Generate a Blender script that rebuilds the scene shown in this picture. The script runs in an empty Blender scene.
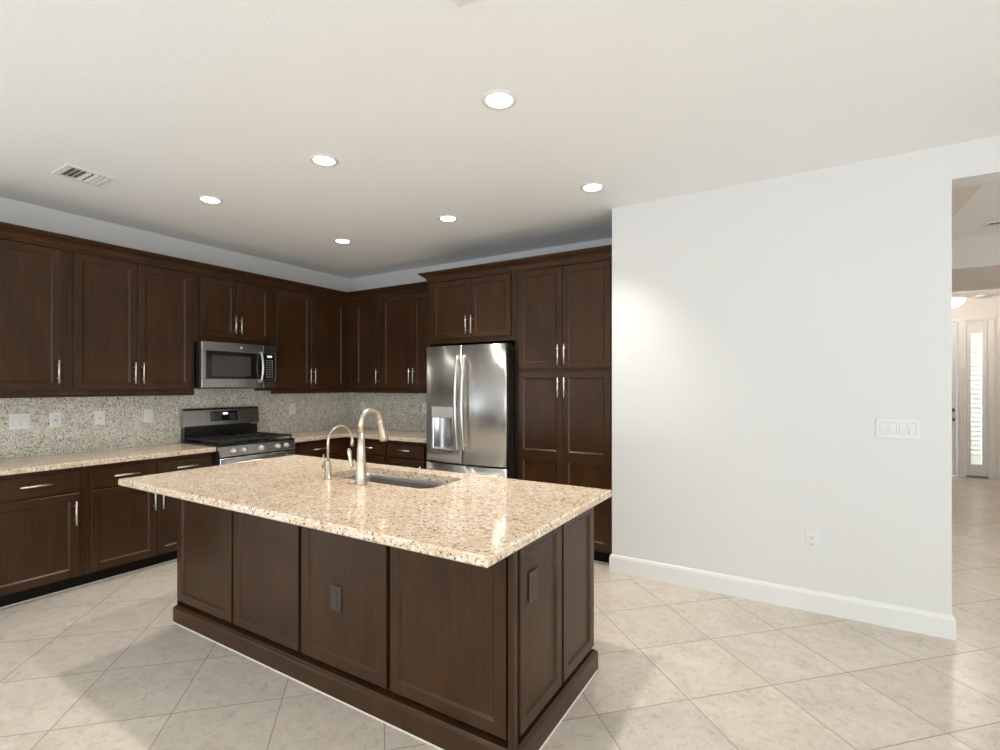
import bpy, bmesh, math
from mathutils import Vector, Matrix

S = bpy.context.scene
COL = S.collection
PI = math.pi

# ------------------------------------------------------------------ camera
cd = bpy.data.cameras.new('camera')
cam = bpy.data.objects.new('camera', cd)
COL.objects.link(cam)
cam.location = (5.0474, -4.5582, 1.458)
cam.rotation_euler = (PI / 2, 0, math.radians(31.234))
cd.sensor_width = 36.0
cd.lens = 36.0 * 500.99 / 1000.0
cd.shift_y = 0.0101
cd.clip_start = 0.05
S.camera = cam

# ------------------------------------------------------------------ view, world
S.view_settings.view_transform = 'Standard'
S.view_settings.look = 'None'
S.view_settings.exposure = 0.07
S.view_settings.gamma = 1.0
S.view_settings.use_curve_mapping = False
S.cycles.use_denoising = True
S.cycles.max_bounces = 10
S.cycles.diffuse_bounces = 6

W = bpy.data.worlds.new('daylight')
S.world = W
W.use_nodes = True
W.node_tree.nodes['Background'].inputs[0].default_value = (0.80, 0.90, 1.0, 1)
W.node_tree.nodes['Background'].inputs[1].default_value = 2.2


def area(name, loc, rot, sx, sy, power, col):
    l = bpy.data.lights.new(name, 'AREA')
    l.shape = 'RECTANGLE'
    l.size, l.size_y = sx, sy
    l.energy = power
    l.color = col
    o = bpy.data.objects.new(name, l)
    o.location = loc
    o.rotation_euler = rot
    COL.objects.link(o)
    return o


# daylight thrown up off the patio through the glass doors, plus an added warm fill lamp at the right
area('daylight_left', (-0.45, -6.1, .6), (0, -PI / 2 - 1.0, 0), 1.6, 2.4, 36, (0.90, 0.95, 1.0))
area('daylight_rear', (5.0, -9.6, .5), (PI / 2 + 1.2, 0, 0), 6.0, .9, 300, (0.94, 0.97, 1.0))
area('fill_right', (9.45, -4.5, 1.25), (0, PI / 2, 0), 2.3, 3.0, 98, (1.0, .92, .80))
area('daylight_sidelight', (7.374, 6.45, 1.24), (-PI / 2, 0, 0), 0.35, 2.1, 24, (0.98, 0.99, 1.0))


# ------------------------------------------------------------------ materials
def mat(name, color=(.8, .8, .8), rough=.5, metal=0.0, emit=None, estr=0.0, coat=0.0):
    m = bpy.data.materials.new(name)
    m.use_nodes = True
    b = m.node_tree.nodes['Principled BSDF']
    b.inputs['Base Color'].default_value = (*color, 1)
    b.inputs['Roughness'].default_value = rough
    b.inputs['Metallic'].default_value = metal
    b.inputs['Coat Weight'].default_value = coat
    if emit:
        b.inputs['Emission Color'].default_value = (*emit, 1)
        b.inputs['Emission Strength'].default_value = estr
    return m


def nodes(m):
    nt = m.node_tree
    return nt, nt.nodes['Principled BSDF']


def N(nt, kind, **kw):
    n = nt.nodes.new(kind)
    for k, v in kw.items():
        if k in n.inputs:
            n.inputs[k].default_value = v
        else:
            setattr(n, k, v)
    return n


def coords(nt, scale=(1, 1, 1), rot=(0, 0, 0), loc=(0, 0, 0), world=False):
    if world:
        g = nt.nodes.new('ShaderNodeNewGeometry')
        src = g.outputs['Position']
    else:
        t = nt.nodes.new('ShaderNodeTexCoord')
        src = t.outputs['Object']
    mp = nt.nodes.new('ShaderNodeMapping')
    mp.inputs['Scale'].default_value = scale
    mp.inputs['Rotation'].default_value = rot
    mp.inputs['Location'].default_value = loc
    nt.links.new(src, mp.inputs['Vector'])
    return mp.outputs['Vector']


def noise(nt, vec, scale, detail=4, rough=.55, dist=0.0):
    n = nt.nodes.new('ShaderNodeTexNoise')
    n.inputs['Scale'].default_value = scale
    n.inputs['Detail'].default_value = detail
    n.inputs['Roughness'].default_value = rough
    n.inputs['Distortion'].default_value = dist
    nt.links.new(vec, n.inputs['Vector'])
    return n.outputs['Fac']


def ramp(nt, fac, stops):
    r = nt.nodes.new('ShaderNodeValToRGB')
    el = r.color_ramp.elements
    while len(el) < len(stops):
        el.new(0.5)
    for e, (p, c) in zip(el, stops):
        e.position = p
        e.color = (*c, 1) if len(c) == 3 else c
    nt.links.new(fac, r.inputs['Fac'])
    return r.outputs['Color']


def mix(nt, fac, a, b, blend='MIX'):
    m = nt.nodes.new('ShaderNodeMix')
    m.data_type = 'RGBA'
    m.blend_type = blend
    for sock, v in ((m.inputs[0], fac), (m.inputs[6], a), (m.inputs[7], b)):
        if hasattr(v, 'is_linked'):
            nt.links.new(v, sock)
        elif isinstance(v, (int, float)):
            sock.default_value = v
        else:
            sock.default_value = (*v, 1)
    return m.outputs[2]


def bump(nt, b, height, strength, dist):
    bp = nt.nodes.new('ShaderNodeBump')
    bp.inputs['Strength'].default_value = strength
    bp.inputs['Distance'].default_value = dist
    nt.links.new(height, bp.inputs['Height'])
    nt.links.new(bp.outputs['Normal'], b.inputs['Normal'])


def make_wood():
    m = mat('espresso_wood', rough=.30)
    nt, b = nodes(m)
    b.inputs['Specular IOR Level'].default_value = .27
    v = coords(nt, (26, 26, 1.6))
    g = noise(nt, v, 3.0, 6, .6, .4)
    v2 = coords(nt, (3, 3, 1.2))
    g2 = noise(nt, v2, 2.2, 3, .5)
    c1 = ramp(nt, g, [(.30, (.035, .0150, .0056)), (.70, (.059, .0270, .0104))])
    c2 = ramp(nt, g2, [(.3, (.78, .78, .78)), (.7, (1.18, 1.14, 1.1))])
    nt.links.new(mix(nt, 1.0, c1, c2, 'MULTIPLY'), b.inputs['Base Color'])
    bump(nt, b, g, .06, .002)
    return m


def make_granite(name, base, tan, grey, brown=.575, dark=.63):
    m = mat(name, rough=.10)
    nt, b = nodes(m)
    v = coords(nt, (1, 1, 1), rot=(.3, .2, .5), world=True)
    vs = coords(nt, (1.0, 1.6, 1.2), rot=(.2, .3, .7), world=True)
    n1 = noise(nt, v, 11, 5, .62, .6)
    c = mix(nt, ramp(nt, n1, [(.42, (0, 0, 0)), (.60, (1, 1, 1))]), base, tan)
    n2 = noise(nt, v, 36, 5, .65, .8)
    c = mix(nt, ramp(nt, n2, [(.50, (0, 0, 0)), (.64, (.8, .8, .8))]), c, grey)
    n5 = noise(nt, v, 48, 3, .5)
    c = mix(nt, ramp(nt, n5, [(.56, (0, 0, 0)), (.64, (.75, .75, .75))]), c, (.87, .84, .78))
    n3 = noise(nt, vs, 50, 4, .62, .6)
    c = mix(nt, ramp(nt, n3, [(brown, (0, 0, 0)), (brown + .05, (.85, .85, .85))]), c, (.20, .115, .065))
    n4 = noise(nt, vs, 66, 3, .58, .4)
    c = mix(nt, ramp(nt, n4, [(dark, (0, 0, 0)), (dark + .04, (.95, .95, .95))]), c, (.050, .044, .040))
    nt.links.new(c, b.inputs['Base Color'])
    return m


def make_tile():
    m = mat('travertine_look_tile', rough=.33)
    nt, b = nodes(m)
    P = .458
    # rotate the plane by 45 degrees: s = (x+y)/sqrt2, d = (x-y)/sqrt2
    t = nt.nodes.new('ShaderNodeNewGeometry')
    sep = nt.nodes.new('ShaderNodeSeparateXYZ')
    nt.links.new(t.outputs['Position'], sep.inputs[0])

    def mth(op, a, bb=None, cc=None):
        n = nt.nodes.new('ShaderNodeMath')
        n.operation = op
        for i, val in enumerate((a, bb, cc)):
            if val is None:
                continue
            if hasattr(val, 'is_linked'):
                nt.links.new(val, n.inputs[i])
            else:
                n.inputs[i].default_value = val
        return n.outputs[0]
    r2 = 1 / math.sqrt(2)
    s = mth('MULTIPLY', mth('ADD', sep.outputs[0], sep.outputs[1]), r2)
    d = mth('MULTIPLY', mth('SUBTRACT', sep.outputs[0], sep.outputs[1]), r2)
    su = mth('DIVIDE', mth('SUBTRACT', s, 1.749 - 40 * P), P)
    du = mth('DIVIDE', mth('SUBTRACT', d, 4.743 - 40 * P), P)
    fs = mth('ABSOLUTE', mth('SUBTRACT', mth('FRACT', mth('ADD', su, .5)), .5))
    fd = mth('ABSOLUTE', mth('SUBTRACT', mth('FRACT', mth('ADD', du, .5)), .5))
    edge = mth('MINIMUM', fs, fd)
    grout = mth('LESS_THAN', edge, .0058)
    comb = nt.nodes.new('ShaderNodeCombineXYZ')
    nt.links.new(mth('FLOOR', su), comb.inputs[0])
    nt.links.new(mth('FLOOR', du), comb.inputs[1])
    wn = nt.nodes.new('ShaderNodeTexWhiteNoise')
    nt.links.new(comb.outputs[0], wn.inputs['Vector'])
    # each tile samples its own patch of the stone pattern
    off = nt.nodes.new('ShaderNodeVectorMath')
    off.operation = 'MULTIPLY_ADD'
    nt.links.new(wn.outputs['Color'], off.inputs[0])
    off.inputs[1].default_value = (7, 7, 7)
    nt.links.new(t.outputs['Position'], off.inputs[2])
    n1 = noise(nt, off.outputs[0], 4.5, 7, .68, .6)
    n2 = noise(nt, off.outputs[0], 26, 6, .70, .8)
    c1 = ramp(nt, n1, [(.30, (.535, .475, .415)), (.52, (.605, .547, .487)), (.72, (.65, .595, .538))])
    c2 = ramp(nt, n2, [(.34, (.80, .785, .765)), (.48, (.99, .985, .98)), (.70, (1.07, 1.06, 1.05))])
    c = mix(nt, 1.0, c1, c2, 'MULTIPLY')
    tv = ramp(nt, wn.outputs['Value'], [(0, (.95, .95, .95)), (1, (1.03, 1.025, 1.02))])
    c = mix(nt, 1.0, c, tv, 'MULTIPLY')
    c = mix(nt, grout, c, (.34, .295, .245))
    nt.links.new(c, b.inputs['Base Color'])
    rg = mth('MULTIPLY_ADD', grout, .45, .30)
    nt.links.new(rg, b.inputs['Roughness'])
    h = mth('SUBTRACT', mth('MULTIPLY', n2, .15), mth('MULTIPLY', grout, 1.0))
    bump(nt, b, h, .18, .002)
    return m


def make_paint(name, color, tex_scale, strength, rough=.6):
    m = mat(name, color, rough)
    nt, b = nodes(m)
    v = coords(nt, world=True)
    h = ramp(nt, noise(nt, v, tex_scale, 5, .6, .3), [(.42, (0, 0, 0)), (.62, (1, 1, 1))])
    bump(nt, b, h, strength, .004)
    return m


def make_steel(name, color, rough, vertical=True, aniso=0.0):
    m = mat(name, color, rough, 1.0)
    nt, b = nodes(m)
    sc = (240, 240, 2) if vertical else (2, 2, 240)
    v = coords(nt, sc)
    n = noise(nt, v, 1.0, 3, .5)
    nt.links.new(ramp(nt, n, [(.2, (rough - .015,) * 3), (.8, (rough + .02,) * 3)]), b.inputs['Roughness'])
    v2 = coords(nt, (6, 1, .5))
    bump(nt, b, noise(nt, v2, 1.3, 2, .4), .11, .02)
    if aniso:
        b.inputs['Anisotropic'].default_value = aniso
        b.inputs['Anisotropic Rotation'].default_value = .25
        tg = nt.nodes.new('ShaderNodeTangent')
        tg.direction_type = 'RADIAL'
        tg.axis = 'Z'
        nt.links.new(tg.outputs[0], b.inputs['Tangent'])
    return m


WOOD = make_wood()
TOE = mat('toe_kick_dark', (.009, .006, .0045), .7)
TOE.node_tree.nodes['Principled BSDF'].inputs['Specular IOR Level'].default_value = .15
GR_TOP_WARMLIT = make_granite('granite_warm_lit', (.77, .635, .49), (.70, .50, .335), (.70, .60, .49), .582, .608)  # same granite as the backsplash, with warm lamplight put into its colour
GR_WALL = make_granite('granite_backsplash', (.76, .74, .68), (.68, .62, .52), (.42, .41, .38), .60, .585)
TILE = make_tile()
WALLP = make_paint('white_wall_paint', (.695, .688, .69), 45, .03)
CEILP = make_paint('knockdown_ceiling', (.865, .872, .878), 75, .14, .8)
HALLP = make_paint('hall_paint', (.74, .70, .665), 45, .03)
TRIMW = mat('white_trim_gloss', (.76, .755, .745), .35)
STEEL = make_steel('brushed_steel', (.56, .555, .545), .30, True, .85)
STEELH = make_steel('brushed_steel_horizontal', (.50, .49, .48), .26, False)
DKSTEEL = make_steel('dark_steel', (.22, .215, .21), .30, False)
CHROME = mat('satin_nickel', (.82, .79, .75), .34, 1.0)
FAUC = mat('brushed_nickel_faucet', (.63, .55, .455), .28, 1.0)
SINKM = make_steel('sink_steel', (.27, .26, .245), .34, False)
BLACK = mat('black_enamel', (.012, .012, .013), .22)
BLKGLASS = mat('black_glass', (.012, .011, .011), .06, coat=.5)
IRON = mat('cast_iron', (.016, .016, .016), .55)
GREYPL = mat('grey_plastic', (.30, .30, .30), .4)
DKPL = mat('dark_body', (.018, .016, .015), .6)
DKPL.node_tree.nodes['Principled BSDF'].inputs['Specular IOR Level'].default_value = .25
PLW = mat('white_plate', (.85, .85, .835), .35)
PLWALL = mat('plate_on_wall', (.72, .715, .71), .35)
DUCT = mat('duct_grey', (.16, .16, .16), .7)
PLSLOT = mat('slot_dark', (.05, .05, .05), .6)
PLGAP = mat('switch_shadow_gap', (.45, .44, .43), .6)
BRNPL = mat('brown_plate', (.045, .028, .018), .35)
CAULK = mat('pale_caulk', (.72, .69, .64), .6)
DISPL = mat('lit_display', (.02, .02, .02), .3, emit=(.80, .95, 1.0), estr=1.6)
KEYS = mat('key_legend', (.42, .42, .42), .5)
LENS = mat('lamp_lens', (.9, .9, .9), .5, emit=(1.0, .93, .84), estr=9.0)
BOWL = mat('lamp_bowl_glass', (.9, .86, .8), .4, emit=(1.0, .88, .74), estr=2.2)
BLIND = mat('blind_slat', (.88, .88, .86), .5)
CURT = mat('glass_door_frame', (.80, .80, .79), .4)
OUTSIDE = mat('patio_concrete', (.55, .53, .50), .8)


def make_translucent(m):
    nt, b = nodes(m)
    tr = nt.nodes.new('ShaderNodeBsdfTranslucent')
    tr.inputs[0].default_value = (.9, .9, .88, 1)
    mx = nt.nodes.new('ShaderNodeMixShader')
    mx.inputs[0].default_value = .35
    nt.links.new(b.outputs[0], mx.inputs[1])
    nt.links.new(tr.outputs[0], mx.inputs[2])
    nt.links.new(mx.outputs[0], nt.nodes['Material Output'].inputs[0])


make_translucent(BLIND)


def make_glass():
    m = bpy.data.materials.new('window_glass')
    m.use_nodes = True
    nt = m.node_tree
    nt.nodes.clear()
    o = nt.nodes.new('ShaderNodeOutputMaterial')
    t = nt.nodes.new('ShaderNodeBsdfTransparent')
    t.inputs[0].default_value = (.96, .98, .97, 1)
    g = nt.nodes.new('ShaderNodeBsdfGlossy')
    g.inputs['Roughness'].default_value = .02
    mx = nt.nodes.new('ShaderNodeMixShader')
    mx.inputs[0].default_value = .07
    nt.links.new(t.outputs[0], mx.inputs[1])
    nt.links.new(g.outputs[0], mx.inputs[2])
    nt.links.new(mx.outputs[0], o.inputs[0])
    return m


GLASS = make_glass()


# ------------------------------------------------------------------ mesh helpers
def box(bm, x0, x1, y0, y1, z0, z1, bev=0.0, seg=1):
    vs = [bm.verts.new(p) for p in ((x0, y0, z0), (x1, y0, z0), (x1, y1, z0), (x0, y1, z0),
                                    (x0, y0, z1), (x1, y0, z1), (x1, y1, z1), (x0, y1, z1))]
    fs = [bm.faces.new([vs[i] for i in q]) for q in
          ((3, 2, 1, 0), (4, 5, 6, 7), (0, 1, 5, 4), (1, 2, 6, 5), (2, 3, 7, 6), (3, 0, 4, 7))]
    if bev > 0:
        es = set()
        for f in fs:
            es.update(f.edges)
        bmesh.ops.bevel(bm, geom=list(es), offset=bev, segments=seg, affect='EDGES', profile=.5)


def quad(bm, *pts):
    return bm.faces.new([bm.verts.new(p) for p in pts])


def loft(bm, rings, cap0=True, cap1=True, smooth=True, closed=True):
    """rings: lists of points, all the same length"""
    vr = [[bm.verts.new(p) for p in r] for r in rings]
    n = len(vr[0])
    for a, b in zip(vr, vr[1:]):
        for i in range(n if closed else n - 1):
            j = (i + 1) % n
            f = bm.faces.new((a[i], a[j], b[j], b[i]))
            f.smooth = smooth
    if cap0:
        bm.faces.new(list(reversed(vr[0])))
    if cap1:
        bm.faces.new(vr[-1])


def lathe(bm, c, prof, axis='z', n=24, smooth=True):
    """prof: (radius, height) from base up; axis direction z, -y (toward the viewer of a front) or x"""
    rings = []
    for r, h in prof:
        ring = []
        for i in range(n):
            a = 2 * PI * i / n
            u, v = max(r, 1e-5) * math.cos(a), max(r, 1e-5) * math.sin(a)
            if axis == 'z':
                p = (c[0] + u, c[1] + v, c[2] + h)
            elif axis == '-z':
                p = (c[0] + u, c[1] - v, c[2] - h)
            elif axis == '-y':
                p = (c[0] + u, c[1] - h, c[2] + v)
            else:
                p = (c[0] + h, c[1] + u, c[2] + v)
            ring.append(p)
        rings.append(ring)
    loft(bm, rings, smooth=smooth)


def tube(bm, pts, rad, n=12, smooth=True):
    pts = [Vector(p) for p in pts]
    rr = rad if isinstance(rad, (list, tuple)) else [rad] * len(pts)
    tans = []
    for i in range(len(pts)):
        a = pts[max(i - 1, 0)]
        b = pts[min(i + 1, len(pts) - 1)]
        tans.append((b - a).normalized())
    up = Vector((0, 0, 1)) if abs(tans[0].z) < .9 else Vector((1, 0, 0))
    nrm = tans[0].cross(up).normalized()
    rings = []
    for p, t, r in zip(pts, tans, rr):
        nrm = (nrm - t * nrm.dot(t)).normalized()
        bi = t.cross(nrm)
        rings.append([p + (nrm * math.cos(2 * PI * i / n) + bi * math.sin(2 * PI * i / n)) * r for i in range(n)])
    loft(bm, rings, smooth=smooth)


def offset_poly(poly, d):
    """inset (d>0) a counter-clockwise polygon with mitred corners"""
    out = []
    n = len(poly)
    for i in range(n):
        p0, p1, p2 = Vector(poly[i - 1]), Vector(poly[i]), Vector(poly[(i + 1) % n])
        d1, d2 = (p1 - p0).normalized(), (p2 - p1).normalized()
        n1, n2 = Vector((-d1.y, d1.x)), Vector((-d2.y, d2.x))
        m = (n1 + n2) / (1 + n1.dot(n2))
        out.append(tuple(p1 + m * d))
    return out


def rrect(x0, x1, y0, y1, r, n=6):
    pts = []
    for cx, cy, a0 in ((x1 - r, y0 + r, -PI / 2), (x1 - r, y1 - r, 0), (x0 + r, y1 - r, PI / 2), (x0 + r, y0 + r, PI)):
        for i in range(n + 1):
            a = a0 + PI / 2 * i / n
            pts.append((cx + r * math.cos(a), cy + r * math.sin(a)))
    return pts


def slab(bm, poly, z0, z1, bev=.005, hole=None):
    ins = offset_poly(poly, bev)
    loops = [(ins, z0), (poly, z0 + bev), (poly, z1 - bev), (ins, z1)]
    vr = [[bm.verts.new((p[0], p[1], z)) for p in pl] for pl, z in loops]
    n = len(poly)
    for a, b in zip(vr, vr[1:]):
        for i in range(n):
            j = (i + 1) % n
            bm.faces.new((a[i], a[j], b[j], b[i]))
    hv = None
    if hole:
        hv = [[bm.verts.new((p[0], p[1], z)) for p in hole] for z in (z0, z1)]
        m = len(hole)
        for i in range(m):
            j = (i + 1) % m
            bm.faces.new((hv[0][j], hv[0][i], hv[1][i], hv[1][j]))
    for k, ring in ((0, vr[0]), (1, vr[-1])):
        loopv = [ring] + ([hv[k]] if hv else [])
        es = []
        for lv in loopv:
            for i in range(len(lv)):
                e = bm.edges.get((lv[i], lv[(i + 1) % len(lv)]))
                if e is None:
                    e = bm.edges.new((lv[i], lv[(i + 1) % len(lv)]))
                es.append(e)
        bmesh.ops.triangle_fill(bm, edges=es, use_beauty=True, use_dissolve=False)


def sweep(bm, path, prof):
    """sweep a closed (out, z) profile along a 2D path; out is to the right of travel"""
    P = [Vector(p) for p in path]
    rings = []
    for i, p in enumerate(P):
        ns = []
        if i > 0:
            d = (P[i] - P[i - 1]).normalized()
            ns.append(Vector((d.y, -d.x)))
        if i < len(P) - 1:
            d = (P[i + 1] - P[i]).normalized()
            ns.append(Vector((d.y, -d.x)))
        m = ns[0] if len(ns) == 1 else (ns[0] + ns[1]) / (1 + ns[0].dot(ns[1]))
        rings.append([(p.x + m.x * o, p.y + m.y * o, z) for o, z in prof])
    loft(bm, rings, smooth=False)


def obj(name, bm, m, parent=None, loc=(0, 0, 0), rotz=0, label=None):
    bmesh.ops.recalc_face_normals(bm, faces=bm.faces[:])
    me = bpy.data.meshes.new(name)
    bm.to_mesh(me)
    bm.free()
    me.materials.append(m)
    o = bpy.data.objects.new(name, me)
    COL.objects.link(o)
    o.location = loc
    o.rotation_euler = (0, 0, rotz)
    if parent:
        o.parent = parent
    if label:
        o['label'] = label
    return o


def tag(o, label, cat, group=None):
    o['label'] = label
    o['category'] = cat
    if group:
        o['group'] = group
    return o


def thing(name, label, cat, loc=(0, 0, 0), rotz=0, group=None):
    o = bpy.data.objects.new(name, None)
    o.empty_display_size = .1
    COL.objects.link(o)
    o.location = loc
    o.rotation_euler = (0, 0, rotz)
    return tag(o, label, cat, group)


def B():
    return bmesh.new()


def struct(name, bm, m, parent=None):
    o = obj(name, bm, m, parent)
    if parent is None:
        o['kind'] = 'structure'
        o['category'] = name.split('_')[0]
        o['label'] = STRUCT_LABEL.get(name, name.replace('_', ' '))
    return o


STRUCT_LABEL = {
    'floor': 'beige square stone look tile floor laid on the diagonal',
    'ceiling': 'off white textured kitchen ceiling with recessed lights',
    'wall_left': 'white painted wall above the long cabinet run at left',
    'wall_back': 'white painted wall behind the refrigerator and pantry',
    'wall_centre': 'large blank white wall beside the pantry with the switches',
    'wall_header': 'white wall strip above the hallway opening at right',
    'wall_foyer': 'beige front wall of the foyer around the entry door',
    'trim_soffit': 'dropped beam crossing the hallway ceiling',
    'trim_dropped_ceiling': 'lower strip of hall ceiling beside the opening',
    'ceiling_hall': 'hallway ceiling with the air vent',
    'baseboard_centre': 'white baseboard along the blank white wall',
    'window_1': 'narrow white sidelight with blind beside the entry door',
    'door_1': 'entry door edge with two dark knobs beside the sidelight',
}

# ------------------------------------------------------------------ the room
H = 2.84
bm = B(); box(bm, -.2, 9.2, -9.2, 6.25, -.12, 0); struct('floor', bm, TILE)
bm = B(); box(bm, -.2, 9.2, -9.2, -.55, H, H + .12); box(bm, -.2, 5.60, -.55, .2, H, H + .12); struct('ceiling', bm, CEILP)
bm = B(); box(bm, 5.60, 8.35, -.55, 6.25, H, H + .12); struct('ceiling_hall', bm, CEILP)

bm = B()   # left wall with the opening of the glass door
box(bm, -.2, 0, -4.9, .2, 0, H); box(bm, -.2, 0, -9.2, -7.3, 0, H); box(bm, -.2, 0, -7.3, -4.9, 2.42, H)
struct('wall_left', bm, WALLP)
bm = B(); box(bm, 0, 3.763, 0, .2, 0, H); struct('wall_back', bm, WALLP)
bm = B(); box(bm, 3.763, 5.775, -.75, -.55, 0, H); box(bm, 3.763, 3.88, -.55, 0.0, 0, H); struct('wall_centre', bm, WALLP)
bm = B(); box(bm, 5.775, 9.0, -.75, -.55, 2.64, H); box(bm, 8.2, 9.0, -.75, -.55, 0, 2.64); struct('wall_header', bm, WALLP)
bm = B(); box(bm, 9.0, 9.2, -9.2, -6.0, 0, H); box(bm, 9.0, 9.2, -3.0, -.55, 0, H); box(bm, 9.0, 9.2, -6.0, -3.0, 2.42, H); struct('wall_right', bm, WALLP)
bm = B()   # rear wall with the wide glass doors
box(bm, 0, 2.0, -9.2, -9.0, 0, H); box(bm, 8.0, 9.0, -9.2, -9.0, 0, H); box(bm, 2.0, 8.0, -9.2, -9.0, 2.42, H)
struct('wall_rear', bm, WALLP)
bm = B(); box(bm, 5.45, 5.60, -.55, 6.06, 0, H); struct('wall_hall_left', bm, HALLP)
bm = B(); box(bm, 8.2, 8.35, -.55, 6.06, 0, H); struct('wall_hall_right', bm, HALLP)
bm = B()   # foyer wall with the door and sidelight openings
box(bm, 5.45, 6.20, 6.06, 6.25, 0, H); box(bm, 7.15, 7.25, 6.06, 6.25, 0, 2.46)
box(bm, 6.20, 7.25, 6.06, 6.25, 2.46, H); box(bm, 7.25, 7.50, 6.06, 6.25, 2.42, H); box(bm, 7.50, 8.35, 6.06, 6.25, 0, H)
struct('wall_foyer', bm, HALLP)
bm = B(); box(bm, 5.60, 8.2, 1.735, 3.29, 2.558, H); struct('trim_soffit', bm, HALLP)
bm = B()
vs = [(5.60, -.55), (6.035, -.55), (6.015, 1.735), (5.60, 1.735)]
loft(bm, [[(x, y, 2.745) for x, y in vs], [(x, y, H) for x, y in vs]], smooth=False)
struct('trim_dropped_ceiling', bm, HALLP)

BBP = [(0, 0), (.016, 0), (.016, .112), (.011, .128), (.003, .137), (0, .137)]
bm = B(); sweep(bm, [(3.763, -.652), (3.763, -.75), (5.775, -.75), (5.775, -.55)], BBP); struct('baseboard_centre', bm, TRIMW)
bm = B(); sweep(bm, [(7.59, 6.06), (8.2, 6.06)], BBP); struct('baseboard_foyer', bm, TRIMW)

# unseen glass doors put in to admit daylight: window frames and panes
def glass_door(name, p0, p1, q, ydir, n):
    f = B()
    g = B()
    L = p1 - p0
    def bx(bmx, a, b_, d0, d1, z0, z1):
        if ydir:
            box(bmx, a, b_, q + d0, q + d1, z0, z1)
        else:
            box(bmx, q + d0, q + d1, a, b_, z0, z1)
    for i in range(n + 1):
        c = p0 + L * i / n
        bx(f, p0 if i == 0 else c - .04, p1 if i == n else c + .04, -.04, .04, 0, 2.42)
    for z0, z1 in ((0, .08), (2.34, 2.42)):
        bx(f, p0, p1, -.04, .04, z0, z1)
    o = struct(name, f, CURT)
    bx(g, p0, p1, -.005, .005, .04, 2.38)
    obj('window_pane', g, GLASS, o)


glass_door('window_2', -7.3, -4.9, -.10, False, 2)
glass_door('window_3', 2.0, 8.0, -9.10, True, 4)
glass_door('window_added_right', -6.0, -3.0, 9.10, False, 2)  # unseen door added so the right fill lamp can shine in

# ------------------------------------------------------------------ cabinetry
def door_geo(bm, x0, x1, z0, z1, yf, t=.02, rail=.052, mids=()):
    """five-piece door facing -y: frame, sloped inner bead, recessed flat panel(s)"""
    e = .003
    loft(bm, [[(x0, yf + t, z0), (x1, yf + t, z0), (x1, yf + t, z1), (x0, yf + t, z1)],
              [(x0, yf + e, z0), (x1, yf + e, z0), (x1, yf + e, z1), (x0, yf + e, z1)],
              [(x0 + e, yf, z0 + e), (x1 - e, yf, z0 + e), (x1 - e, yf, z1 - e), (x0 + e, yf, z1 - e)]],
         cap0=True, cap1=False, smooth=False)
    xa, xb = x0 + rail, x1 - rail
    cuts = [z0 + rail]
    for a, b_ in mids:
        cuts += [a, b_]
    cuts.append(z1 - rail)
    quad(bm, (x0 + e, yf, z0 + e), (xa, yf, z0 + e), (xa, yf, z1 - e), (x0 + e, yf, z1 - e))
    quad(bm, (xb, yf, z0 + e), (x1 - e, yf, z0 + e), (x1 - e, yf, z1 - e), (xb, yf, z1 - e))
    rails = [(z0 + e, cuts[0])] + [(cuts[i], cuts[i + 1]) for i in range(1, len(cuts) - 1, 2)] + [(cuts[-1], z1 - e)]
    for a, b_ in rails:
        quad(bm, (xa, yf, a), (xb, yf, a), (xb, yf, b_), (xa, yf, b_))
    for i in range(0, len(cuts), 2):
        a, b_ = cuts[i], cuts[i + 1]
        rg = []
        for ins, dy in ((0, 0), (.0015, .0015), (.0095, .0090), (.0110, .0100)):
            rg.append([(xa + ins, yf + dy, a + ins), (xb - ins, yf + dy, a + ins),
                       (xb - ins, yf + dy, b_ - ins), (xa + ins, yf + dy, b_ - ins)])
        loft(bm, rg, cap0=False, cap1=True, smooth=False)


def pull(parent, x, z, yf, vertical=True, L=.172):
    """round bar pull on two posts"""
    bm = B()
    yo = yf - .034
    h = L / 2
    if vertical:
        tube(bm, [(x, yo, z - h), (x, yo, z + h)], .0062, 12)
        for s in (-1, 1):
            tube(bm, [(x, yf, z + s * (h - .036)), (x, yo, z + s * (h - .036))], .0045, 8)
    else:
        tube(bm, [(x - h, yo, z), (x + h, yo, z)], .0062, 12)
        for s in (-1, 1):
            tube(bm, [(x + s * (h - .036), yf, z), (x + s * (h - .036), yo, z)], .0045, 8)
    obj('handle', bm, CHROME, parent, label='slim satin nickel bar pull')


def add_door(t, x0, x1, z0, z1, yf, hx=None, hz=None, mids=(), name='door'):
    bm = B()
    door_geo(bm, x0, x1, z0, z1, yf, mids=mids)
    d = obj(name, bm, WOOD, t)
    if hx is not None:
        pull(d, hx, hz, yf)
    return d


def add_drawer(t, x0, x1, z0, z1, yf, hx=None):
    bm = B()
    box(bm, x0, x1, yf, yf + .02, z0, z1, .004, 2)
    d = obj('drawer', bm, WOOD, t)
    pull(d, (x0 + x1) / 2 if hx is None else hx, (z0 + z1) / 2 + .008, yf, False, .166)
    return d


def body(t, x0, x1, y0, y1, z0, z1):
    bm = B()
    box(bm, x0, x1, y0, y1, z0, z1, .0015)
    return obj('cabinet_body', bm, WOOD, t)


def light_rail(t, x0, x1):
    bm = B()
    prof = [(-.297, 1.40), (-.318, 1.40), (-.322, 1.394), (-.322, 1.386), (-.314, 1.379), (-.314, 1.370), (-.310, 1.367), (-.297, 1.367)]
    loft(bm, [[(x0, y, z) for y, z in prof], [(x1, y, z) for y, z in prof]], smooth=False)
    obj('light_rail', bm, WOOD, t)


UZ0, UZ1 = 1.425, 2.462
HU = 1.558
L90 = PI / 2


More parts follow.
